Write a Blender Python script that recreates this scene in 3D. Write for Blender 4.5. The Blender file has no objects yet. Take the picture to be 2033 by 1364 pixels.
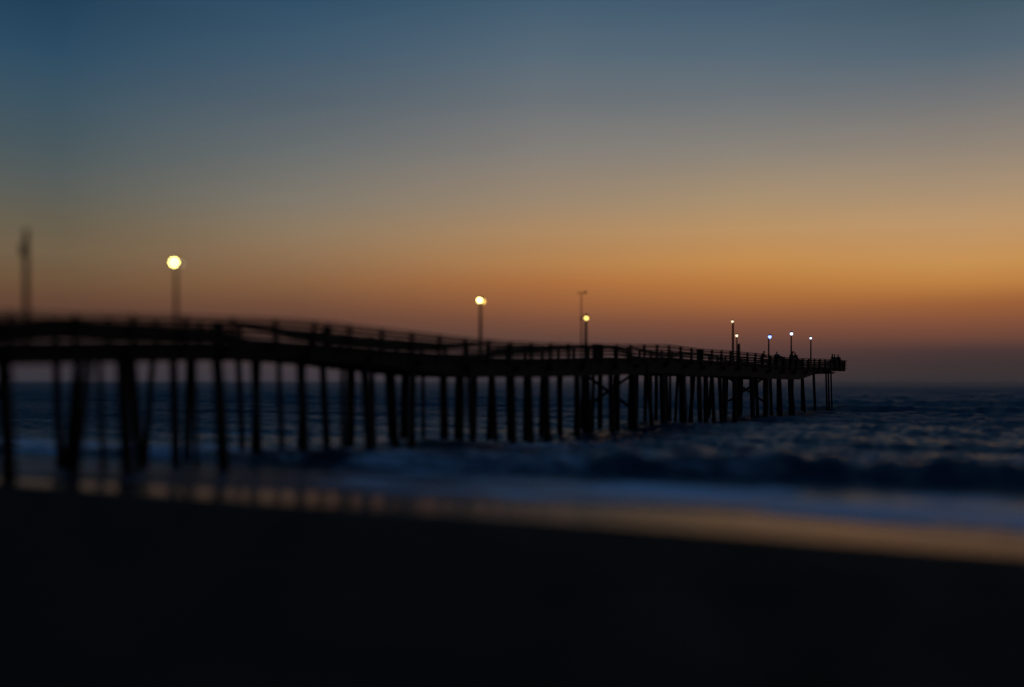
import bpy, math, random
import numpy as np
from mathutils import Vector, Matrix

# ------------------------------------------------------------------ camera
S = bpy.context.scene
cam_d = bpy.data.cameras.new("camera")
cam = bpy.data.objects.new("camera", cam_d)
S.collection.objects.link(cam)
cam.location = (0, 0, 3.6)
cam.rotation_euler = (math.radians(90), 0, 0)
cam_d.sensor_width = 36.0
cam_d.lens = 35.0
cam_d.shift_y = 0.0369
cam_d.clip_start = 0.2
cam_d.clip_end = 30000
cam_d.dof.use_dof = True
cam_d.dof.focus_distance = 122.0
cam_d.dof.aperture_fstop = 0.051      # very wide opening: the near pier melts away
S.camera = cam
S.render.resolution_x, S.render.resolution_y = 1024, 687

S.view_settings.view_transform = 'Standard'
S.view_settings.look = 'None'
S.view_settings.exposure = 0
S.view_settings.gamma = 1
S.cycles.use_denoising = True
S.cycles.max_bounces = 5
S.cycles.sample_clamp_indirect = 3.0


# ------------------------------------------------------------------ node helpers
def lin(c):
    return tuple(((v / 255) / 12.92 if v / 255 <= .04045 else ((v / 255 + .055) / 1.055) ** 2.4) for v in c)


class NT:
    def __init__(s, tree):
        s.t = tree
        s.n = tree.nodes
        s.l = tree.links

    def new(s, kind, **kw):
        n = s.n.new(kind)
        for k, v in kw.items():
            if k.startswith('i_'):
                n.inputs[k[2:].replace('_', ' ')].default_value = v
            else:
                setattr(n, k, v)
        return n

    def put(s, sock, v):
        if isinstance(v, bpy.types.NodeSocket):
            s.l.new(v, sock)
        else:
            sock.default_value = v

    def math(s, op, a, b=None, c=None, clamp=False):
        n = s.n.new('ShaderNodeMath')
        n.operation = op
        n.use_clamp = clamp
        s.put(n.inputs[0], a)
        if b is not None:
            s.put(n.inputs[1], b)
        if c is not None:
            s.put(n.inputs[2], c)
        return n.outputs[0]

    def rng(s, v, a, b, c=0., d=1., smooth=True):
        n = s.n.new('ShaderNodeMapRange')
        n.interpolation_type = 'SMOOTHSTEP' if smooth else 'LINEAR'
        s.put(n.inputs[0], v)
        for i, q in enumerate((a, b, c, d)):
            s.put(n.inputs[i + 1], q)
        return n.outputs[0]

    def mix(s, f, a, b):
        n = s.n.new('ShaderNodeMix')
        n.data_type = 'RGBA'
        s.put(n.inputs[0], f)
        s.put(n.inputs[6], a)
        s.put(n.inputs[7], b)
        return n.outputs[2]

    def noise(s, vec, scale, detail=3, rough=.5, dist=0.):
        n = s.n.new('ShaderNodeTexNoise')
        s.l.new(vec, n.inputs['Vector'])
        n.inputs['Scale'].default_value = scale
        n.inputs['Detail'].default_value = detail
        n.inputs['Roughness'].default_value = rough
        n.inputs['Distortion'].default_value = dist
        return n.outputs[0]

    def mapping(s, vec, scale=(1, 1, 1), rot=(0, 0, 0)):
        n = s.n.new('ShaderNodeMapping')
        s.l.new(vec, n.inputs[0])
        n.inputs['Scale'].default_value = scale
        n.inputs['Rotation'].default_value = rot
        return n.outputs[0]


# ------------------------------------------------------------------ twilight sky (world)
W = bpy.data.worlds.new("World")
S.world = W
W.use_nodes = True
w = NT(W.node_tree)
w.n.clear()
tc = w.new('ShaderNodeTexCoord')
sep = w.new('ShaderNodeSeparateXYZ')
w.l.new(tc.outputs['Generated'], sep.inputs[0])
dx, dy, dz = sep.outputs
hor = w.math('SQRT', w.math('ADD', w.math('MULTIPLY', dx, dx), w.math('MULTIPLY', dy, dy)))
tan_el = w.math('DIVIDE', dz, w.math('MAXIMUM', hor, .001))
az = w.math('ARCTAN2', dx, dy)            # 0 straight out along the camera's axis, + to the right
FX, HY = 1977.0, 757.0
EMAX = 1.2


def ramp(x, stops, gain=1.0):
    c = math.cos(math.atan((x - 1016.5) / FX))
    r = w.new('ShaderNodeValToRGB')
    r.color_ramp.interpolation = 'LINEAR'
    pts = [((HY - y) / FX * c / EMAX, lin(col)) for y, col in stops]
    pts += [(.55 / EMAX, tuple(v * q for v, q in zip(pts[-1][1], (.8, .95, 1.1)))), (.8 / EMAX, lin((46, 84, 125))), (1., lin((40, 80, 124)))]
    el = r.color_ramp.elements
    while len(el) < len(pts):
        el.new(.5)
    for e_, (p, c_) in zip(el, pts):
        e_.position = max(0, min(1, p))
        e_.color = tuple(v * gain for v in c_) + (1,)
    w.l.new(w.math('DIVIDE', tan_el, EMAX, clamp=True), r.inputs[0])
    return r.outputs[0]


left = ramp(120, [(757, (54, 52, 60)), (700, (64, 56, 60)), (650, (84, 62, 54)), (600, (100, 70, 54)), (560, (109, 83, 60)),
                  (500, (112, 95, 73)), (440, (102, 94, 78)), (380, (90, 93, 88)), (300, (76, 90, 95)),
                  (200, (61, 84, 99)), (100, (45, 76, 99)), (0, (34, 65, 89))])
mid_left = ramp(600, [(757, (60, 56, 64)), (690, (76, 62, 60)), (632, (100, 68, 56)), (600, (117, 80, 59)), (560, (135, 97, 66)),
                      (500, (144, 115, 86)), (460, (141, 121, 96)), (400, (128, 120, 107)), (300, (106, 111, 111)),
                      (200, (84, 98, 109)), (100, (66, 91, 111)), (0, (48, 79, 103))])
mid = ramp(1080, [(757, (58, 54, 62)), (720, (70, 59, 62)), (680, (92, 67, 60)), (640, (120, 78, 60)), (600, (150, 95, 60)),
                  (560, (170, 110, 63)), (520, (178, 128, 79)), (460, (174, 137, 98)), (400, (158, 137, 113)),
                  (300, (132, 127, 121)), (200, (108, 115, 120)), (100, (86, 105, 120)), (0, (67, 92, 112))])
mid_right = ramp(1480, [(757, (58, 52, 56)), (705, (80, 58, 57)), (680, (98, 66, 58)), (640, (130, 81, 60)), (600, (165, 104, 59)),
                        (560, (186, 123, 64)), (520, (195, 139, 78)), (460, (188, 146, 99)), (400, (170, 144, 111)),
                        (300, (138, 131, 121)), (200, (110, 116, 120)), (100, (86, 105, 120)), (0, (67, 91, 112))])
right = ramp(1900, [(757, (54, 49, 52)), (720, (61, 50, 50)), (695, (72, 54, 53)), (675, (100, 66, 56)), (640, (130, 80, 58)), (600, (158, 98, 56)),
                    (560, (190, 130, 68)), (520, (199, 145, 84)), (440, (187, 149, 107)), (370, (166, 142, 115)),
                    (300, (145, 132, 118)), (200, (116, 117, 118)), (100, (84, 102, 116)), (0, (66, 88, 104))])
col = left
xs = (120, 600, 1080, 1480, 1900)
for a_, b_, nxt in zip(xs, xs[1:], (mid_left, mid, mid_right, right)):
    col = w.mix(w.rng(az, math.atan((a_ - 1016.5) / FX), math.atan((b_ - 1016.5) / FX), smooth=False), col, nxt)
# the glow weakens away from where the sun went down (towards ~20 degrees right) and the sky behind is dark
away = w.math('ABSOLUTE', w.math('SUBTRACT', az, .36))
fall = w.rng(away, .80, 1.9, 1.0, .16)
fall = w.math('MULTIPLY', fall, w.rng(tan_el, -.02, .0, .15, 1.))
# faint uneven tone, as thin high haze leaves in a real sky
hz = w.noise(w.mapping(tc.outputs['Generated'], (1.2, 1.2, 7)), 2.2, 3, .5)
fall = w.math('MULTIPLY', fall, w.rng(hz, .25, .75, .965, 1.035, smooth=False))
bg = w.new('ShaderNodeBackground')
w.l.new(col, bg.inputs[0])
w.l.new(fall, bg.inputs[1])
wo = w.new('ShaderNodeOutputWorld')
w.l.new(bg.outputs[0], wo.inputs[0])


# ------------------------------------------------------------------ materials
def material(name):
    m = bpy.data.materials.new(name)
    m.use_nodes = True
    t = NT(m.node_tree)
    return m, t, t.n['Principled BSDF']


def plain(name, c, rough=.8, metal=0, var=.5, scale=6.):
    m, t, p = material(name)
    co = t.new('ShaderNodeTexCoord')
    nz = t.noise(t.mapping(co.outputs['Object'], (1, 1, .25)), scale, 5, .6)
    t.put(p.inputs['Base Color'], t.mix(t.rng(nz, .3, .7), tuple(v * (1 - var) for v in c) + (1,), tuple(v * (1 + var) for v in c) + (1,)))
    p.inputs['Roughness'].default_value = rough
    p.inputs['Metallic'].default_value = metal
    b = t.new('ShaderNodeBump')
    b.inputs['Strength'].default_value = .4
    b.inputs['Distance'].default_value = .02
    t.put(b.inputs['Height'], nz)
    t.put(p.inputs['Normal'], b.outputs[0])
    return m


def glow(name, c, strength):
    m, t, p = material(name)
    p.inputs['Base Color'].default_value = (.8, .8, .8, 1)
    p.inputs['Emission Color'].default_value = c + (1,)
    p.inputs['Emission Strength'].default_value = strength
    return m


WOOD = plain('weathered_wood', (.016, .013, .010), .9)
PILE = plain('tarred_piling', (.009, .008, .007), .85)
METAL = plain('dull_metal', (.06, .06, .06), .55, .6)
DARK = plain('dark_plastic', (.02, .02, .022), .7)
WEED = plain('seaweed', (.012, .012, .008), .6)
SKIN = plain('skin', (.30, .17, .11), .6, var=.1)
HAIR = plain('hair', (.02, .014, .01), .8)
CLOTH = [plain('navy_cloth', (.015, .018, .03), .95), plain('grey_cloth', (.04, .04, .042), .95),
         plain('brown_cloth', (.035, .022, .016), .95), plain('black_cloth', (.012, .012, .012), .95)]
WARM = glow('warm_lamp', (1., .80, .22), 30)
WARM_DIM = glow('faint_warm_lamp', (1., .8, .5), .9)
WARM_C = glow('warm_lamp_lit', (1., .80, .26), 16)
WARM_C2 = glow('amber_lamp', (1., .64, .12), 5)
AMBER = glow('amber_small_lamp', (1., .70, .16), 3.4)
CREAM = glow('cream_lamp', (1., .82, .5), 3)
COOL = glow('cool_lamp', (.22, .36, 1.), 3.2)
COOL_W = glow('cool_white_lamp', (.62, .74, 1.), 3)


# ------------------------------------------------------------------ mesh helpers
class MB:
    def __init__(s):
        s.v, s.f = [], []

    def add(s, vs, fs):
        n = len(s.v)
        s.v += [tuple(p) for p in vs]
        s.f += [tuple(i + n for i in f) for f in fs]
        return s

    def beam(s, a, b, wd, ht, up=(0, 0, 1)):
        a, b = Vector(a), Vector(b)
        d = (b - a).normalized()
        up = Vector(up)
        if abs(d.dot(up)) > .98:
            up = Vector((.53, .85, 0))
        r = d.cross(up).normalized()
        u = r.cross(d).normalized()
        vs = [p + r * (sx * wd / 2) + u * (sz * ht / 2) for p in (a, b) for sx, sz in ((-1, -1), (1, -1), (1, 1), (-1, 1))]
        return s.add(vs, [(0, 1, 2, 3), (7, 6, 5, 4), (0, 4, 5, 1), (1, 5, 6, 2), (2, 6, 7, 3), (3, 7, 4, 0)])

    def tube(s, pts, radii, n=12, cap=True):
        pts = [Vector(p) for p in pts]
        vs, fs = [], []
        for i, p in enumerate(pts):
            d = (pts[min(i + 1, len(pts) - 1)] - pts[max(i - 1, 0)]).normalized()
            a = d.orthogonal().normalized() if abs(d.z) < .9 else Vector((1, 0, 0))
            a = (a - d * a.dot(d)).normalized()
            b = d.cross(a)
            for k in range(n):
                q = 2 * math.pi * k / n
                vs.append(p + (a * math.cos(q) + b * math.sin(q)) * radii[i])
        for i in range(len(pts) - 1):
            for k in range(n):
                fs.append((i * n + k, i * n + (k + 1) % n, (i + 1) * n + (k + 1) % n, (i + 1) * n + k))
        if cap:
            fs.append(tuple(range(n))[::-1])
            fs.append(tuple(range((len(pts) - 1) * n, len(pts) * n)))
        return s.add(vs, fs)

    def ball(s, c, r, sc=(1, 1, 1), n=14, m=9):
        c = Vector(c)
        pts = []
        for i in range(1, m):
            th = math.pi * i / m
            for k in range(n):
                q = 2 * math.pi * k / n
                pts.append(c + Vector((math.sin(th) * math.cos(q) * r * sc[0], math.sin(th) * math.sin(q) * r * sc[1], math.cos(th) * r * sc[2])))
        top, bot = len(pts), len(pts) + 1
        pts += [c + Vector((0, 0, r * sc[2])), c - Vector((0, 0, r * sc[2]))]
        fs = []
        for i in range(m - 2):
            for k in range(n):
                fs.append((i * n + k, (i + 1) * n + k, (i + 1) * n + (k + 1) % n, i * n + (k + 1) % n))
        for k in range(n):
            fs.append((top, k, (k + 1) % n))
            fs.append((bot, (m - 2) * n + (k + 1) % n, (m - 2) * n + k))
        return s.add(pts, fs)

    def build(s, name, mat, parent=None, smooth=False, origin=None):
        me = bpy.data.meshes.new(name)
        o = bpy.data.objects.new(name, me)
        vs = s.v
        if origin is not None:
            ox, oy, oz = origin
            vs = [(x - ox, y - oy, z - oz) for x, y, z in vs]
            o.location = origin
        me.from_pydata(vs, [], s.f)
        me.materials.append(mat)
        if smooth:
            me.shade_smooth()
        S.collection.objects.link(o)
        if parent:
            o.parent = parent
        return o


def empty(name, label, cat, loc, rz=0, group=None):
    o = bpy.data.objects.new(name, None)
    S.collection.objects.link(o)
    o.location = loc
    o.rotation_euler = (0, 0, rz)
    o['label'] = label
    o['category'] = cat
    if group:
        o['group'] = group
    return o


# ------------------------------------------------------------------ numeric noise for terrain and water
rs = np.random.RandomState(7)
TAB = rs.rand(256, 256)


def vnoise(x, y, seed=0):
    x = x + seed * 17.31
    y = y + seed * 9.73
    xi, yi = np.floor(x).astype(int), np.floor(y).astype(int)
    fx, fy = x - xi, y - yi
    fx = fx * fx * fx * (fx * (fx * 6 - 15) + 10)
    fy = fy * fy * fy * (fy * (fy * 6 - 15) + 10)
    g = lambda a, b: TAB[a & 255, b & 255]
    return (g(xi, yi) * (1 - fx) + g(xi + 1, yi) * fx) * (1 - fy) + (g(xi, yi + 1) * (1 - fx) + g(xi + 1, yi + 1) * fx) * fy * 1.0 - .5


def fbm(x, y, o=4, seed=0, gain=.5):
    a, r = 1., 0
    for i in range(o):
        r = r + a * vnoise(x * 2.03 ** i, y * 2.03 ** i, seed + i * 3)
        a *= gain
    return r


def sstep(a, b, x):
    q = np.clip((x - a) / (b - a), 0, 1)
    return q * q * (3 - 2 * q)


SN = (.446, .895)           # seaward direction; the shoreline runs across it


def uv(x, y):
    return x * SN[0] + y * SN[1], x * SN[1] - y * SN[0]


def dry_edge(v):            # where dry sand gives way to the wet strip
    return 21.2 + .5 * vnoise(v / 9., v * 0, 3) + .15 * vnoise(v / 2.1, v * 0, 5)


def swash_edge(v):          # where the thin sheet of water stops on the wet sand
    return 25.7 + np.interp(v, [-30, -17, -10, -5, 1, 8, 30], [-2.2, -.5, .6, .1, -1.2, -1.6, -1.2]) + .7 * vnoise(v / 4.5, v * 0, 8) + .35 * vnoise(v / 1.3, v * 0, 9)


def sand_z(x, y):
    u, v = uv(x, y)
    z = np.interp(u, [-6000, -200, -40, -14, 0, 14, 19.6, 20.9, 24, 27.5, 33, 50, 120, 400, 9000],
                  [6, 5.5, 4.6, 2.4, 2.0, 1.02, .52, .36, .20, .09, -.22, -1.6, -3.5, -7, -30])
    d = sstep(21.2, 18.5, u)
    z = z + d * (.10 * fbm(x / 3.1, y / 3.1, 4, 1) + .035 * fbm(x / .55, y / .55, 3, 4))
    # a trodden line of hollows across the dry sand
    for px, py, rr in FOOT:
        q = ((x - px) / rr) ** 2 + ((y - py) / (rr * .8)) ** 2
        z = z - .13 * np.exp(-q * 1.4) * (q < 9)
    return z


FOOT = []
rr_ = random.Random(5)
for (px, py), n in ((((-1.35, 16.2)), 3), (((-.2, 13.6)), 2), (((1.45, 13.0)), 4), (((2.35, 12.1)), 3), (((2.9, 11.8)), 3), (((3.4, 11.4)), 3), (((4.2, 10.9)), 2), (((4.9, 10.5)), 3), (((-3.6, 14.6)), 2), (((-1.7, 8.3)), 3)):
    for k in range(n):
        FOOT.append((px + rr_.uniform(-.3, .3), py + rr_.uniform(-.25, .25), rr_.uniform(.14, .24)))

BX = [-70, -33, -28.5, -24, -14, -8, .5, 6, 12, 40]
BF = [33.5, 34.0, 34.1, 34.2, 35.0, 36.2, 37.9, 38.6, 39.2, 41]     # foot of the breaking wave


def sea_z(x, y):
    u, v = uv(x, y)
    r = np.hypot(x, y)
    far = sstep(900, 250, r)
    # the breaker
    foot = np.interp(v, BX, BF) + .8 * vnoise(v / 5., v * 0, 11) + .3 * vnoise(v / 1.6, v * 0, 12)
    H = np.interp(v, [-60, -34, -26, -15, -8, 1, 14, 40], [.3, .40, .66, .74, .9, .86, .8, .8])
    H = H * (1 + .34 * vnoise(v / 3.3, v * 0, 14) + .22 * vnoise(v / .9, v * 0, 15) + .12 * vnoise(v / .35, u / 2, 16))
    s = u - foot
    br = np.where(s < 0, 0, np.where(s < 1.5, sstep(0, 1.5, s), np.exp(-np.clip(s - 1.5, 0, 99) / 3.2)))
    z = H * br
    # shoreward-running swell behind it
    wu = u + 5.5 * vnoise(v / 26., u / 40., 21) + 2. * vnoise(v / 8., u / 14., 22)
    off = sstep(41, 50, u)
    for lam, amp, sd, ph in ((17., .42, 31, 4.), (29., .5, 33, 11.), (11., .18, 35, 0.), (47., .45, 37, 20.)):
        ph_ = 2 * np.pi * (wu + ph) / lam
        prof = np.exp(1.5 * (np.cos(ph_ + .35 * np.sin(ph_)) - 1)) - .42
        z = z + off * far * amp * prof * (.55 + 1.2 * np.clip(vnoise(v / (lam * .9), u / lam, sd) + .5, 0, 1))
    # one big swell standing up far out on the right
    b = np.exp(-((u - 175 - 10 * vnoise(v / 30., v * 0, 41)) / 7.) ** 2) * sstep(-2, 38, v)
    z = z + 1.25 * b
    # chop
    lee = .6 + .4 * sstep(-45, -18, v)
    ch = sstep(29, 46, u)
    z = z + far * lee * (.05 + .95 * ch) * (.36 * fbm(u / 2.6, v / 7.0, 4, 51, .6) * (.35 + .65 * ch))
    z = z + far * lee * (.10 + .9 * ch) * .24 * fbm(u / .75, v / 1.6, 3, 61, .6)
    # rough water tumbling on the face and just in front of the breaker
    tum = np.exp(-((s - .4) / 1.6) ** 2)
    z = z + tum * .16 * fbm(u / .5, v / .8, 3, 71)
    # swash sheet lies on the sand
    sz = sand_z_fast(u)
    film = sz + .035 + .02 * vnoise(u / 1.2, v / 2.5, 81)
    z = np.maximum(z - .03, film)
    e = u - swash_edge(v)
    lip = .045 * np.exp(-((e - .18) / .2) ** 2)
    z = np.where(e > 0, z + lip, sz + np.clip(e, -3, 0) * .5 + .03)
    return z, u, v, s, e


def sand_z_fast(u):
    return np.interp(u, [-14, 0, 14, 19.6, 20.9, 24, 27.5, 33, 50, 120], [2.4, 2.0, 1.02, .52, .36, .20, .09, -.22, -1.6, -3.5])


def grid_mesh(name, X, Y, Z, mat, attrs={}):
    n, m = X.shape
    me = bpy.data.meshes.new(name)
    me.vertices.add(n * m)
    me.vertices.foreach_set('co', np.stack([X, Y, Z], -1).astype(np.float32).ravel())
    i = np.arange(n * m).reshape(n, m)
    q = np.stack([i[:-1, :-1], i[:-1, 1:], i[1:, 1:], i[1:, :-1]], -1).reshape(-1, 4)
    me.loops.add(q.size)
    me.loops.foreach_set('vertex_index', q.ravel().astype(np.int32))
    me.polygons.add(len(q))
    me.polygons.foreach_set('loop_start', (np.arange(len(q)) * 4).astype(np.int32))
    me.polygons.foreach_set('loop_total', np.full(len(q), 4, np.int32))
    me.update(calc_edges=True)
    me.shade_smooth()
    for k, a in attrs.items():
        at = me.attributes.new(k, 'FLOAT', 'POINT')
        at.data.foreach_set('value', a.astype(np.float32).ravel())
    me.materials.append(mat)
    o = bpy.data.objects.new(name, me)
    S.collection.objects.link(o)
    o['kind'] = 'structure'
    return o


# ---- sand
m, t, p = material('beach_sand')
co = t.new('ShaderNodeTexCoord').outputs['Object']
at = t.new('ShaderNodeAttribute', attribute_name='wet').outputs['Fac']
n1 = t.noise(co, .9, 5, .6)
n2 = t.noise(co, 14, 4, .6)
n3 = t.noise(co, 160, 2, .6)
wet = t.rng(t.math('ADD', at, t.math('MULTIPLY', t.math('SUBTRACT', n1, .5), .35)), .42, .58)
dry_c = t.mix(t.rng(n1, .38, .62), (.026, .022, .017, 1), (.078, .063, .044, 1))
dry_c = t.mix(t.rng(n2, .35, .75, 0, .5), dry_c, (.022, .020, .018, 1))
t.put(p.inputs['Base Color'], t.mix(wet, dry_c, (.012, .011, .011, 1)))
t.put(p.inputs['Roughness'], t.rng(wet, 0, 1, .95, .20))
t.put(p.inputs['IOR'], t.rng(wet, 0, 1, 1.25, 1.62, smooth=False))
t.put(p.inputs['Specular IOR Level'], t.rng(wet, 0, 1, .05, .68))
b1 = t.new('ShaderNodeBump')
t.put(b1.inputs['Strength'], t.rng(wet, 0, 1, .9, .10))
b1.inputs['Distance'].default_value = .03
t.put(b1.inputs['Height'], t.math('ADD', n2, t.math('MULTIPLY', n3, .25)))
t.put(p.inputs['Normal'], b1.outputs[0])
SAND = m


def stretched(lo, hi, half_n, step):
    k = np.arange(-half_n, half_n + 1)
    g = step * np.sinh(k * .011) / .011
    g = g[(g > lo) & (g < hi)]
    return np.concatenate([[lo], g, [hi]])


gx = stretched(-7000, 7000, 900, .09)
gy = 12 + stretched(-7000, 7000, 900, .06)
GX, GY = np.meshgrid(gx, gy)
GZ = sand_z(GX, GY)
GU, GV = uv(GX, GY)
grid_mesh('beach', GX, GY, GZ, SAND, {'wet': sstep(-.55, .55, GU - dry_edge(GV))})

# ---- water
m, t, p = material('sea_water')
co = t.new('ShaderNodeTexCoord').outputs['Object']
shore = t.mapping(co, (1, 1, 1), (0, 0, math.atan2(SN[0], SN[1])))     # x along the shore, y seaward
st = t.mapping(shore, (.45, 1.2, 1))
fo = t.new('ShaderNodeAttribute', attribute_name='foam').outputs['Fac']
na = t.noise(st, .42, 6, .66, 1.2)
nb = t.noise(st, 2.6, 5, .6, .8)
msk = t.math('ADD', t.math('MULTIPLY', na, .65), t.math('MULTIPLY', nb, .35))
foam = t.rng(t.math('ADD', msk, t.math('SUBTRACT', fo, .5)), .46, .74)
foam = t.math('MULTIPLY', foam, t.rng(fo, .0, .15))
t.put(p.inputs['Base Color'], t.mix(foam, (.005, .028, .060, 1), (.72, .79, .90, 1)))
rip = t.new('ShaderNodeAttribute', attribute_name='ripple').outputs['Fac']
rgh = t.new('ShaderNodeAttribute', attribute_name='rough').outputs['Fac']
t.put(p.inputs['Roughness'], t.math('MAXIMUM', t.rng(foam, 0, 1, .12, .8), rgh))
t.put(p.inputs['Specular IOR Level'], t.rng(foam, 0, 1, .5, .12))
p.inputs['IOR'].default_value = 1.333
bb = t.new('ShaderNodeBump')
bb.inputs['Strength'].default_value = .9
bb.inputs['Distance'].default_value = .10
n5 = t.noise(st, 7, 4, .6, .5)
t.put(bb.inputs['Height'], t.math('MULTIPLY', t.math('ADD', n5, t.math('MULTIPLY', nb, 1.2)), rip))
t.put(p.inputs['Normal'], bb.outputs[0])
SEA = m

azs = np.radians(np.concatenate([np.linspace(-85, -36, 60)[:-1], np.linspace(-36, 36, 1000), np.linspace(36, 85, 60)[1:]]))
rad = 17.5 * (12000 / 17.5) ** (np.linspace(0, 1, 980) ** 1.12)
A, R = np.meshgrid(azs, rad)
SX, SY = R * np.sin(A), R * np.cos(A)
SZ, SU, SV, SS, SE = sea_z(SX, SY)
foam_zone = (.62 + .50 * fbm(SV / 3.2, SU / 1.3, 2, 95)) * sstep(.1, .9, SE) * sstep(36.5, 33, SU) * (.62 + .38 * sstep(-30, -12, SV))                       # swash
foam_zone = np.maximum(foam_zone, .46 * np.exp(-((SS + .3) / .5) ** 2))                             # toe of the breaker
foam_zone = np.maximum(foam_zone, .66 * sstep(1.2, 1.9, SS) * sstep(22, 5, SS))
foam_zone = np.maximum(foam_zone, (.50 + .5 * vnoise(SV / 2.6, SU / 1.2, 97)) * sstep(-.2, .3, SS) * sstep(1.6, 1.2, SS) * sstep(4, -14, SV))                      # churned back
foam_zone = np.maximum(foam_zone, .62 * sstep(3, 8, SS) * sstep(95, 55, SU) * (.7 + .8 * fbm(SV / 22, SU / 9, 3, 91)))
foam_zone = np.maximum(foam_zone, .36 * sstep(300, 120, SU) * sstep(40, 60, SU) * sstep(.45, .9, SZ))
ripple = .12 + .88 * np.maximum(sstep(31, 38, SU), sstep(-9, -20, SV))
grid_mesh('sea_water', SX, SY, SZ, SEA, {'foam': np.clip(foam_zone, 0, 1), 'ripple': ripple, 'rough': np.maximum(ripple * (.16 + .38 * sstep(35, 120, R)), .42 * sstep(-9, -20, SV) * sstep(70, 50, R))})

# ------------------------------------------------------------------ the pier
P0 = Vector((-16.6, 34.0, 0))
D = Vector((.5275, .8496, 0)).normalized()
E_ = Vector((.8496, -.5275, 0)).normalized()       # across the pier, towards the camera's side
PZ = math.atan2(D.y, D.x)
RT = [-40, -1, 6.3, 13.4, 16.8, 22.9, 27.8, 32.3, 42.5, 55, 57.6, 61, 69.1, 77.9, 82.9, 90, 96.2, 105.3, 120]
RZ = [5.62, 5.92, 6.21, 6.42, 6.33, 6.16, 6.03, 6.02, 6.23, 6.60, 6.58, 6.44, 6.48, 6.44, 6.28, 6.25, 6.26, 6.38, 6.40]
WID = -4.8
SM_ = np.linspace(-2.4, 2.4, 13)


def rail_z(t_):
    return float(np.mean(np.interp(t_ + SM_, RT, RZ)))


def deck_z(t_):
    return rail_z(t_) - 1.1


def pt(t_, off, z):
    q = P0 + D * t_ + E_ * off
    return (q.x, q.y, z)


rnd = random.Random(3)
base = pt(50, WID / 2, 0)
pier = empty('fishing_pier', 'long dark timber fishing pier running out from the beach over the surf', 'pier', base)


def ploc(mb, name, mat, parent=pier, smooth=False):
    # world-coordinate geometry, stored relative to the pier's base point
    vs = [(x - base[0], y - base[1], z - base[2]) for x, y, z in mb.v]
    mb.v = vs
    return mb.build(name, mat, parent, smooth)


T0, T1 = -30.0, 115.6
POST = 2.45
# deck: separate transverse planks in one surface
mb = MB()
tt = T0
while tt < T1:
    wdt = .19
    z = deck_z(tt + wdt / 2) + rnd.uniform(-.006, .006)
    mb.beam(pt(tt + wdt / 2, .12 + rnd.uniform(-.03, .04), z - .03), pt(tt + wdt / 2, WID - .12 - rnd.uniform(-.03, .04), z - .03), wdt, .06)
    tt += .2
ploc(mb, 'deck', WOOD)


def depth(t_):          # the longitudinal beams are doubled over the deeper water
    return float(np.interp(t_, [-40, 17, 26, 60, 94, 104, 120], [.6, .66, 1.0, 1.2, 1.3, .34, .3]))


for off in (-.12, -1.3, -2.4, -3.5, WID + .12):
    mb = MB()
    ks = np.arange(T0, T1 - .2, 1.2)
    for a, b in zip(ks[:-1], ks[1:]):
        h_ = depth((a + b) / 2) if off in (-.12, WID + .12) else .3
        mb.beam(pt(a - .02, off, deck_z(a) - .065 - h_ / 2), pt(b + .02, off, deck_z(b) - .065 - h_ / 2), .11, h_)
    ploc(mb, 'stringer', WOOD)
for side, off in ((1, .02), (-1, WID - .02)):
    mb = MB()
    ks = np.arange(T0, T1 + .1, POST / 2)
    zz = [rail_z(k) + rnd.uniform(-.012, .012) for k in ks]
    railing = None
    for i in range(len(ks) - 1):
        mb.beam(pt(ks[i], off, zz[i] - .03), pt(ks[i + 1] + .03, off, zz[i + 1] - .03), .24, .06)
    railing = ploc(mb, 'railing', WOOD)
    for h in (.34, .62, .88):
        mb = MB()
        for i in range(len(ks) - 1):
            mb.beam(pt(ks[i], off - side * .08, zz[i] - 1.1 + h), pt(ks[i + 1], off - side * .08, zz[i + 1] - 1.1 + h), .045, .172 if ks[i] < 34 else .14)
        ploc(mb, 'rail_board', WOOD, railing)
    mb = MB()
    for i in range(len(ks) - 1):
        mb.beam(pt(ks[i], off - side * .11, zz[i] - 1.04), pt(ks[i + 1], off - side * .11, zz[i + 1] - 1.04), .09, .12)
    ploc(mb, 'toe_board', WOOD, railing)
    stuff = MB()
    k = T0
    while k < T1 + .2:
        tgt = stuff if k < -5 else MB()
        zt = rail_z(k)
        j = rnd.uniform(-.02, .02)
        tgt.beam(pt(k, off + side * .02, zt - 1.42), pt(k + j, off + side * .02, zt - .075), .17, .17)
        if tgt is not stuff:
            ploc(tgt, 'rail_post', WOOD, railing)
        k += POST
    o = ploc(stuff, 'landward_rail_posts', WOOD, railing)
    o['kind'] = 'stuff'
# lengths of the near railing that are closed with upright boards
near_railing = [c for c in bpy.data.objects if c.name.startswith('railing')][0]
for a_, b_, gap in ((83.4, 95.2, .14), (109.4, T1 - .1, .0)):
    mb = MB()
    k = a_
    while k < b_:
        if rnd.random() > gap:
            mb.beam(pt(k, -.135, deck_z(k) + .03), pt(k, -.135, rail_z(k) - .09 - rnd.uniform(0, .05)), .175, .022, tuple(E_))
        k += .185
    ploc(mb, 'board_panel', WOOD, near_railing)
# end railing across the seaward end
mb = MB()
mb.beam(pt(T1, .12, rail_z(T1) - .03), pt(T1, WID - .12, rail_z(T1) - .03), .24, .06)
er = ploc(mb, 'railing', WOOD)
for h in (.34, .62, .88):
    ploc(MB().beam(pt(T1 - .08, .05, deck_z(T1) + h), pt(T1 - .08, WID, deck_z(T1) + h), .045, .13), 'rail_board', WOOD, er)
for q in (-1.2, -2.4, -3.6):
    ploc(MB().beam(pt(T1, q, deck_z(T1) - .3), pt(T1, q, rail_z(T1) - .07), .13, .13), 'rail_post', WOOD, er)

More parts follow.
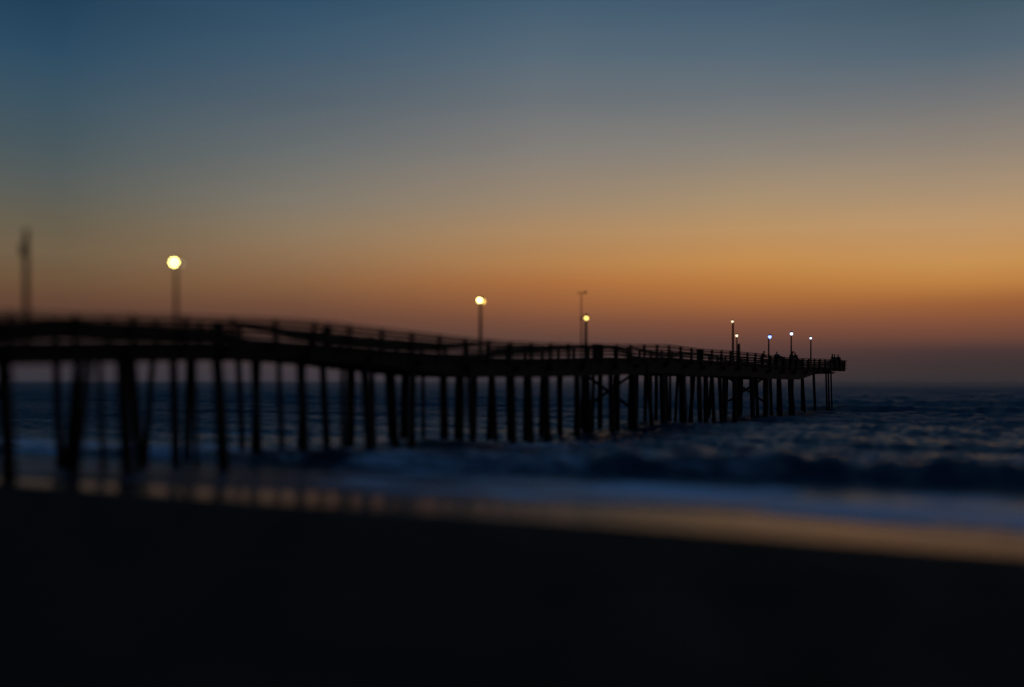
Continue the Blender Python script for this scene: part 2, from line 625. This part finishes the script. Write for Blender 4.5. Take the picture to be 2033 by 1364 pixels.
# bents: cap beam, three or four pilings, some cross braces
bents = [13.2 + 4.6 * k for k in range(-9, 20)] + [106.6]
LAND = MB()
for bi, bt in enumerate(bents):
    bt = bt + (rnd.uniform(-.5, .5) if bt < 104 else 0)
    zc = deck_z(bt) - .365 - .17
    ploc(MB().beam(pt(bt, .35, zc), pt(bt, WID - .35, zc), .30, .34), 'cap_beam', WOOD)
    offs = [-.35, -1.75, -3.1, WID + .35]
    tops = []
    for oi, off in enumerate(offs):
        if (bt > 92 and oi == 2) or (bt > 104 and oi == 1) or (bt < 0 and oi == 2):
            continue
        lean_t = rnd.uniform(-.3, .3) if oi == 0 else rnd.uniform(-.55, .55)
        lean_o = (.45, .1, -.1, -.45)[oi] * rnd.uniform(.2, 1.3)
        r0 = rnd.uniform(.19, .27) if oi == 0 else rnd.uniform(.11, .22)
        if bt > 92:
            r0 = rnd.uniform(.13, .17) if bt < 104 else .115
        tb = bt + lean_t
        ob = off + lean_o
        q = pt(tb, ob, 0)
        gz = float(sand_z_fast(np.array(uv(q[0], q[1])[0]))) - 1.0
        ztop = zc - .17
        ax, ay, _ = pt(bt, off, 0)
        bx_, by_, _ = pt(tb, ob, 0)
        pts, rad_ = [], []
        for k in range(7):
            f = k / 6
            pts.append((ax + (bx_ - ax) * f + rnd.uniform(-.015, .015), ay + (by_ - ay) * f + rnd.uniform(-.015, .015), ztop + (gz - ztop) * f))
            rad_.append(r0 * (.92 + .16 * f) * rnd.uniform(.96, 1.04))
        if bt < -6:
            LAND.tube(pts, rad_, 12)
        else:
            ploc(MB().tube(pts, rad_, 12), 'piling', PILE, smooth=True)
    if bi in (6, 17, 24):
        z1 = zc - .5
        ploc(MB().beam(pt(bt + .24, -.2, z1), pt(bt + .24, WID + .4, z1 - 2.7), .07, .22), 'cross_brace', WOOD)
        ploc(MB().beam(pt(bt - .24, WID + .2, z1), pt(bt - .24, -.4, z1 - 2.7), .07, .22), 'cross_brace', WOOD)
ploc(LAND, 'landward_pilings', PILE, smooth=True)['kind'] = 'stuff'
# pairs of extra pilings, as seen bunched under the seaward end and midway
for tb, ob, lt in ((107.9, -.4, 0), (109.0, -.35, .05), (63.0, -.3, .1), (55.6, -.35, -.4), (41.9, -.3, .2), (34.0, -.3, .1), (26.9, -.1, .3),
                   (72.5, -.4, 0), (79.0, -.3, .2), (90.5, -.3, .2), (2.6, -.2, -.9), (51.5, -.1, 1.2), (36.8, -.6, -.2), (42.6, -1.0, .1), (47.3, -.5, -.5), (50.9, -.9, -1.3), (60.4, -.6, .2), (59.3, -.2, -.2), (66.9, -.5, .3), (69.8, -.4, 0), (84.0, -.4, 0), (87.3, -.6, .1), (5.9, -2.2, .5), (10.6, -4.3, -.4), (12.2, -1.9, .3), (19.9, -2.9, -.3), (24.6, -4.2, .4), (29.4, -3.6, 0)):
    zt = deck_z(tb) - .30
    a = pt(tb, ob, zt)
    b = pt(tb - lt * -1, ob + .2, -2.2 if tb > 5 else -.6)
    ploc(MB().tube([a, tuple((a[i] + b[i]) / 2 for i in range(3)), b], [.16, .18, .19] if tb < 104 else [.105, .105, .105], 12), 'piling', PILE, smooth=True)
# ledger under the last bents that sticks out past them
ploc(MB().beam(pt(92, -.45, deck_z(94) - .72), pt(111.0, -.45, deck_z(108) - .58), .16, .22), 'ledger', WOOD)


# ------------------------------------------------------------------ lamp posts on the pier
def lamp_post(t_, off, ztop, label, bulbs, pole_r=.085, name='lamp_post', cat='lamp post', hood=False, group='lamp posts along the pier', dome=True):
    dz_ = deck_z(t_)
    o = empty(name, label, cat, pt(t_, off, dz_), 0, group)
    h = ztop - dz_
    MB().tube([(0, 0, 0), (0, 0, .12), (0, 0, h)], [pole_r * 1.15, pole_r * 1.05, pole_r * .8], 12).build('pole', WOOD, o, True)
    MB().beam((-.16, 0, .02), (.16, 0, .02), .3, .04).build('base_plate', METAL, o)
    for bx, bz, r, mat in bulbs:
        arm = MB().tube([(0, 0, h - .12), (bx * .5, -.03, h + .02 + bz * .5), (bx, -.05, h + bz + .03)], [.028, .026, .024], 8)
        arm.build('arm', METAL, o, True)
        hd = MB().tube([(bx, -.05, h + bz + .0 + r * .75), (bx, -.05, h + bz + .06 + r), (bx, -.05, h + bz + .12 + r)], [r * 1.15, r * .9, r * .35], 12).build('lamp_head', METAL, o, True)
        MB().ball((bx, -.05, h + bz), r).build('bulb', mat, hd, True)
    if hood:
        MB().tube([(.03, -.05, h + .22), (.06, -.05, h + .32), (.10, -.05, h + .40)], [.24, .17, .05], 14).build('hood', METAL, o, True)
    return o


def at_off(o, t_, off):
    return o


lamp_post(6.55, -.3, 8.30, 'wooden lamp post with big warm yellow light, largest lamp of the pier', [(-.07, .04, .078, WARM), (.22, .0, .05, WARM_DIM)], .075)
lamp_post(28.45, -.3, 8.30, 'lamp post with twin yellow lamps touching, second lit lamp from the shore', [(-.06, .05, .10, WARM_C), (.17, -.02, .075, WARM_C2)], .095)
lamp_post(41.75, -.3, 7.90, 'lamp post with one amber lamp under a small hood beside the wind mast', [(.03, .12, .13, AMBER)], .11, hood=True)
lamp_post(72.1, -.3, 9.30, 'tallest thin lamp post near the seaward end with tiny cream lamp', [(-.06, .02, .085, CREAM)], .11)
lamp_post(73.2, -.3, 7.98, 'short lamp post with cream lamp just right of the tallest seaward post', [(-.02, .03, .10, CREAM)], .07)
lamp_post(83.2, -.3, 8.24, 'lamp post with blue-glowing lamp, leftmost of three cool lamps at the pier head', [(.10, .04, .17, COOL)], .09)
lamp_post(91.4, -.3, 8.90, 'lamp post with blue-white lamp above the stooping people', [(.02, .04, .16, COOL_W)], .09)
lamp_post(99.5, -.3, 8.68, 'lamp post with small white lamp, farthest out on the pier', [(-.03, .06, .12, COOL_W)], .09)
# the unlit tall pole at the left
o = empty('unlit_pole', 'tall unlit blurred pole with dark lamp head at the left end of the pier', 'pole', pt(.2, -.3, deck_z(.2)))
h = 8.84 - deck_z(.2)
MB().tube([(0, 0, 0), (0, 0, h * .5), (0, 0, h)], [.095, .09, .08], 12).build('pole', WOOD, o, True)
MB().beam((-.02, -.17, h - .95), (-.02, -.17, h - .55), .2, .12).build('lamp_head', METAL, o)
MB().beam((0, -.08, h - .45), (-.02, -.2, h - .55), .06, .06).build('arm', METAL, o)
# stub post
o = empty('mooring_post', 'short bare post rising just above the rail beside two lamp posts', 'post', pt(73.8, -.3, deck_z(73.8)))
MB().tube([(0, 0, 0), (0, 0, 1.8), (0, 0, 1.86)], [.13, .125, .09], 12).build('post_shaft', WOOD, o, True)
MB().tube([(0, 0, 1.862), (0, 0, 1.9)], [.15, .13], 12).build('post_cap', METAL, o, True)
# wind mast
o = empty('wind_mast', 'thin weather mast topped by a wind vane above the amber lamp', 'weather mast', pt(41.3, -.42, deck_z(41.3)))
h = 9.72 - deck_z(41.3)
MB().tube([(0, 0, 0), (0, 0, h * .6), (0, 0, h)], [.05, .04, .028], 10).build('mast_pole', METAL, o, True)
vane = MB().tube([(-.26, 0, h + .02), (.2, 0, h + .05)], [.028, .03], 8)
vane.build('vane_body', METAL, o, True)
MB().add([(.12, -.012, h + .05), (.34, -.012, h - .06), (.36, -.012, h + .2), (.12, .012, h + .05), (.34, .012, h - .06), (.36, .012, h + .2)],
         [(0, 1, 2), (5, 4, 3), (0, 3, 4, 1), (1, 4, 5, 2), (2, 5, 3, 0)]).build('tail_fin', METAL, o)
pr = MB()
for k in range(4):
    q = math.pi / 2 * k + .4
    pr.beam((-.27, 0, h + .02), (-.27, .13 * math.cos(q), h + .02 + .13 * math.sin(q)), .035, .012, (1, 0, 0))
pr.build('propeller', METAL, o)
MB().beam((-.09, 0, h * .62), (.1, 0, h * .62), .12, .14).build('sensor_box', METAL, o)


# ------------------------------------------------------------------ bins and benches on the deck
def bin_(t_, off, r, hgt, label):
    o = empty('trash_barrel', label, 'barrel', pt(t_, off, deck_z(t_)), 0, 'barrels along the pier rail')
    MB().tube([(0, 0, 0), (0, 0, .04), (0, 0, hgt * .33), (0, 0, hgt * .35), (0, 0, hgt * .66), (0, 0, hgt * .68), (0, 0, hgt)],
              [r * .94, r * .97, r * .97, r, r * .97, r, r], 20).build('drum', DARK, o, True)
    MB().tube([(0, 0, hgt + .001), (0, 0, hgt + .06), (0, 0, hgt + .13)], [r * 1.05, r * 1.03, r * .5], 20).build('lid', DARK, o, True)


bin_(8.9, -.5, .27, .85, 'dark barrel by the rail just right of the largest lamp')
bin_(15.5, -.45, .24, .92, 'slim dark barrel where the pier rail starts sloping down')
bin_(43.6, -.45, .28, .98, 'dark barrel by the rail just right of the amber lamp')
bin_(63.9, -.45, .32, .98, 'dark barrel by the rail halfway between amber lamp and tallest post')


def bench(t_, off, L, label):
    o = empty('deck_bench', label, 'bench', pt(t_, off, deck_z(t_)), PZ, 'benches near the pier head')
    sb = MB()
    for k in range(3):
        sb.beam((-L / 2, -.16 + k * .15, .45), (L / 2, -.16 + k * .15, .45), .12, .04)
    sb.build('seat', WOOD, o)
    bk = MB()
    for k in range(3):
        bk.beam((-L / 2, .25 + k * .03, .58 + k * .15), (L / 2, .25 + k * .03, .58 + k * .15), .04, .13)
    bk.build('backrest', WOOD, o)
    for sx in (-1, 1):
        MB().beam((sx * (L / 2 - .12), -.17, .0), (sx * (L / 2 - .12), -.17, .43), .08, .08).build('leg', WOOD, o)
        MB().beam((sx * (L / 2 - .12), .2, .0), (sx * (L / 2 - .12), .34, .95), .08, .06).build('leg', WOOD, o)


bench(87.2, -3.9, 2.4, 'wooden bench on the pier deck, left of the blue-white lamp')
bench(94.6, -3.9, 2.4, 'wooden bench on the pier deck, right of the stooping people')


# ------------------------------------------------------------------ people
def skin_mesh(name, joints, edges, mat, parent, sub=1, root=None):
    names = list(joints)
    me = bpy.data.meshes.new(name)
    me.from_pydata([joints[n][0] for n in names], [(names.index(a), names.index(b)) for a, b in edges], [])
    o = bpy.data.objects.new(name, me)
    S.collection.objects.link(o)
    if parent:
        o.parent = parent
    md = o.modifiers.new('skin', 'SKIN')
    lay = me.skin_vertices[0] if me.skin_vertices else None
    if lay is None:
        bpy.context.view_layer.objects.active = o
        bpy.ops.mesh.customdata_skin_add()
        lay = me.skin_vertices[0]
    for i, n in enumerate(names):
        r = joints[n][1]
        lay.data[i].radius = r if isinstance(r, tuple) else (r, r)
        lay.data[i].use_root = (n == (root or names[0]))
    md.use_smooth_shade = True
    sd = o.modifiers.new('sub', 'SUBSURF')
    sd.levels = sub
    sd.render_levels = sub
    me.materials.append(mat)
    return o


def person(t_, off, rz, label, pose, h=1.74, coat=0, leg=3, hat=False):
    k = h / 1.74
    bend = {'stand': 0, 'lean': .45, 'stoop': .95}[pose]
    o = empty('person', label, 'person', pt(t_, off, deck_z(t_)), rz, 'people on the pier')
    hip = Vector((0, 0, .93))
    c, s_ = math.cos(bend), math.sin(bend)

    def up(y, z, x=0):           # torso frame, bent forward about the hip
        return (x, hip.y + y * c + z * s_, hip.z - y * s_ + z * c)
    back = -.10 * bend
    J = {'pelvis': ((0, back, .93), (.15, .11)), 'waist': (up(0, .16), (.135, .10)), 'chest': (up(0, .36), (.165, .115)), 'neckb': (up(0, .51), (.07, .07)),
         'neck': (up(.02, .57), .055), 'jaw': (up(.045, .64), (.062, .075)), 'head': (up(.03, .74), (.078, .09)), 'crown': (up(.015, .81), (.055, .062)),
         'nose': (up(.135, .685), .014)}
    Ed = [('pelvis', 'waist'), ('waist', 'chest'), ('chest', 'neckb'), ('neckb', 'neck'), ('neck', 'jaw'), ('jaw', 'head'), ('head', 'crown'), ('jaw', 'nose')]
    for sgn, n in ((-1, 'l'), (1, 'r')):
        sh = Vector(up(0, .47, sgn * .19))
        if pose == 'stand':
            el, wr = Vector(up(.02, .19, sgn * .25)), Vector((sgn * .22, .16, .98))
        else:
            el, wr = sh + Vector((sgn * .05, .14, -.24)), sh + Vector((sgn * -.02, .36, -.30))
        J['sh' + n] = (tuple(sh), .062)
        J['el' + n] = (tuple(el), .045)
        J['wr' + n] = (tuple(wr), .030)
        dv = (wr - el).normalized()
        pa = wr + dv * .08
        J['pa' + n] = (tuple(pa), (.036, .018))
        Ed += [('neckb', 'sh' + n), ('sh' + n, 'el' + n), ('el' + n, 'wr' + n), ('wr' + n, 'pa' + n)]
        sd = Vector((1, 0, 0))
        dn = Vector((0, .35, -1)).normalized()
        for fi in range(4):
            L_ = (.068, .078, .074, .058)[fi]
            b0 = pa + dv * .025 + sd * ((fi - 1.5) * .02)
            b1_ = b0 + dv * L_ * .5 + dn * .008
            b2 = b1_ + dn * L_ * .45 + dv * L_ * .2
            J[f'f{fi}a{n}'] = (tuple(b0), .0095)
            J[f'f{fi}b{n}'] = (tuple(b1_), .0088)
            J[f'f{fi}c{n}'] = (tuple(b2), .0078)
            Ed += [('pa' + n, f'f{fi}a{n}'), (f'f{fi}a{n}', f'f{fi}b{n}'), (f'f{fi}b{n}', f'f{fi}c{n}')]
        th = wr + dv * .045 - sd * sgn * .035
        J['tha' + n] = (tuple(th), .011)
        J['thb' + n] = (tuple(th + dv * .04 - sd * sgn * .012 + dn * .012), .009)
        Ed += [('wr' + n, 'tha' + n), ('tha' + n, 'thb' + n)]
        st_ = .05 * sgn
        J['hp' + n] = ((sgn * .095, back, .86), .095)
        J['kn' + n] = ((sgn * .11, .05 + st_ * .3, .49), .062)
        J['an' + n] = ((sgn * .12, -.02 + st_, .09), .042)
        J['he' + n] = ((sgn * .12, -.05 + st_, .045), .04)
        J['to' + n] = ((sgn * .14, .17 + st_, .035), (.045, .03))
        Ed += [('pelvis', 'hp' + n), ('hp' + n, 'kn' + n), ('kn' + n, 'an' + n), ('an' + n, 'he' + n), ('he' + n, 'to' + n)]
    J = {a: (tuple(q * k for q in b[0]), b[1]) for a, b in J.items()}
    skin_mesh('body', J, Ed, SKIN, o)

    def sub(keys, grow, cut=None):
        js = {a: (J[a][0], tuple(q + grow for q in (J[a][1] if isinstance(J[a][1], tuple) else (J[a][1],) * 2))) for a in keys}
        return js, [e for e in Ed if e[0] in js and e[1] in js]
    js, es = sub(['pelvis', 'waist', 'chest', 'neckb', 'shl', 'shr', 'ell', 'elr', 'wrl', 'wrr'], .05)
    skin_mesh('jacket', js, es, CLOTH[coat], o)
    js, es = sub(['pelvis', 'hpl', 'hpr', 'knl', 'knr', 'anl', 'anr'], .017)
    skin_mesh('trousers', js, es, CLOTH[leg], o)
    hd = Vector(J['head'][0])
    js, es = sub(['anl', 'hel', 'tol'], .014)
    skin_mesh('shoe', js, es, CLOTH[3], o)
    js, es = sub(['anr', 'her', 'tor'], .014)
    skin_mesh('shoe', js, es, CLOTH[3], o)
    MB().ball(hd + Vector((0, -.028, .03)), .098, (.95, 1.02, .95)).build('hair', HAIR, o, True)
    if hat:
        MB().tube([hd + Vector((0, .02, .055)), hd + Vector((0, .02, .07)), hd + Vector((0, 0, .075)), hd + Vector((0, 0, .17)), hd + Vector((0, 0, .19))],
                  [.20, .20, .12, .105, .07], 18).build('hat', CLOTH[2], o, True)


FACE_CAM = math.atan2(-E_.x, E_.y) + math.pi * 0      # facing over the near rail
near = math.atan2(E_.y, E_.x) - math.pi / 2
sea = PZ - math.pi / 2
person(110.3, -.5, near + .5, 'person standing at the pier tip, left of the three there', 'stand', 1.82, 0)
person(111.5, -.5, near + .1, 'person standing at the pier tip, between two others', 'stand', 1.76, 1)
person(113.4, -.5, sea + .2, 'person standing at the pier tip, nearest the open end', 'stand', 1.78, 3)
person(87.6, -.75, sea + .4, 'person leaning forward over the rail, left of the blue-white lamp', 'lean', 1.72, 1)
person(91.5, -1.3, near + 2.6, 'person stooping low under the blue-white lamp', 'stoop', 1.8, 3)
person(92.9, -.9, near + .9, 'person in a brimmed hat leaning beside the blue-white lamp post', 'lean', 1.84, 2, hat=True)
person(95.8, -.85, sea + 1.2, 'person leaning on the rail, right of the one in a hat', 'lean', 1.84, 0)
person(82.6, -.9, near, 'person standing low behind the rail at the blue-glowing lamp post', 'lean', 1.62, 3)


# ------------------------------------------------------------------ seaweed left on the wet sand
def seaweed(x, y, L, hgt, label, seed):
    r = random.Random(seed)
    zb = float(sea_z(np.array([x * 1.]), np.array([y * 1.]))[0][0])
    o_ = MB()
    for k in range(46):
        a = r.uniform(0, math.tau)
        rr = abs(r.gauss(0, .42)) * L / 2
        px, py = rr * math.cos(a) * 1.2, rr * math.sin(a) * .7
        ln = r.uniform(.06, .16) * L * 2
        b = r.uniform(0, math.tau)
        hz_ = hgt * max(.15, 1 - rr / (L * .6)) * r.uniform(.4, 1)
        pts = [(px, py, .005), (px + ln * .4 * math.cos(b), py + ln * .4 * math.sin(b), hz_), (px + ln * math.cos(b + .4), py + ln * math.sin(b + .4), .01)]
        o_.tube(pts, [.016 * L * 2, .02 * L * 2, .008 * L * 2], 6)
    o = o_.build('seaweed_clump', WEED, None, True)
    o.location = (x, y, zb)
    o['label'] = label
    o['category'] = 'seaweed'
    o['group'] = 'clumps of seaweed at the water edge'


seaweed(9.25, 22.75, .30, .06, 'small dark clump on the shining wet sand, left of its near twin', 1)
seaweed(9.62, 22.55, .36, .08, 'dark clump on the shining wet sand, right one of a close pair', 2)
seaweed(10.95, 21.95, .55, .13, 'largest dark seaweed clump at the water edge on the far right', 3)
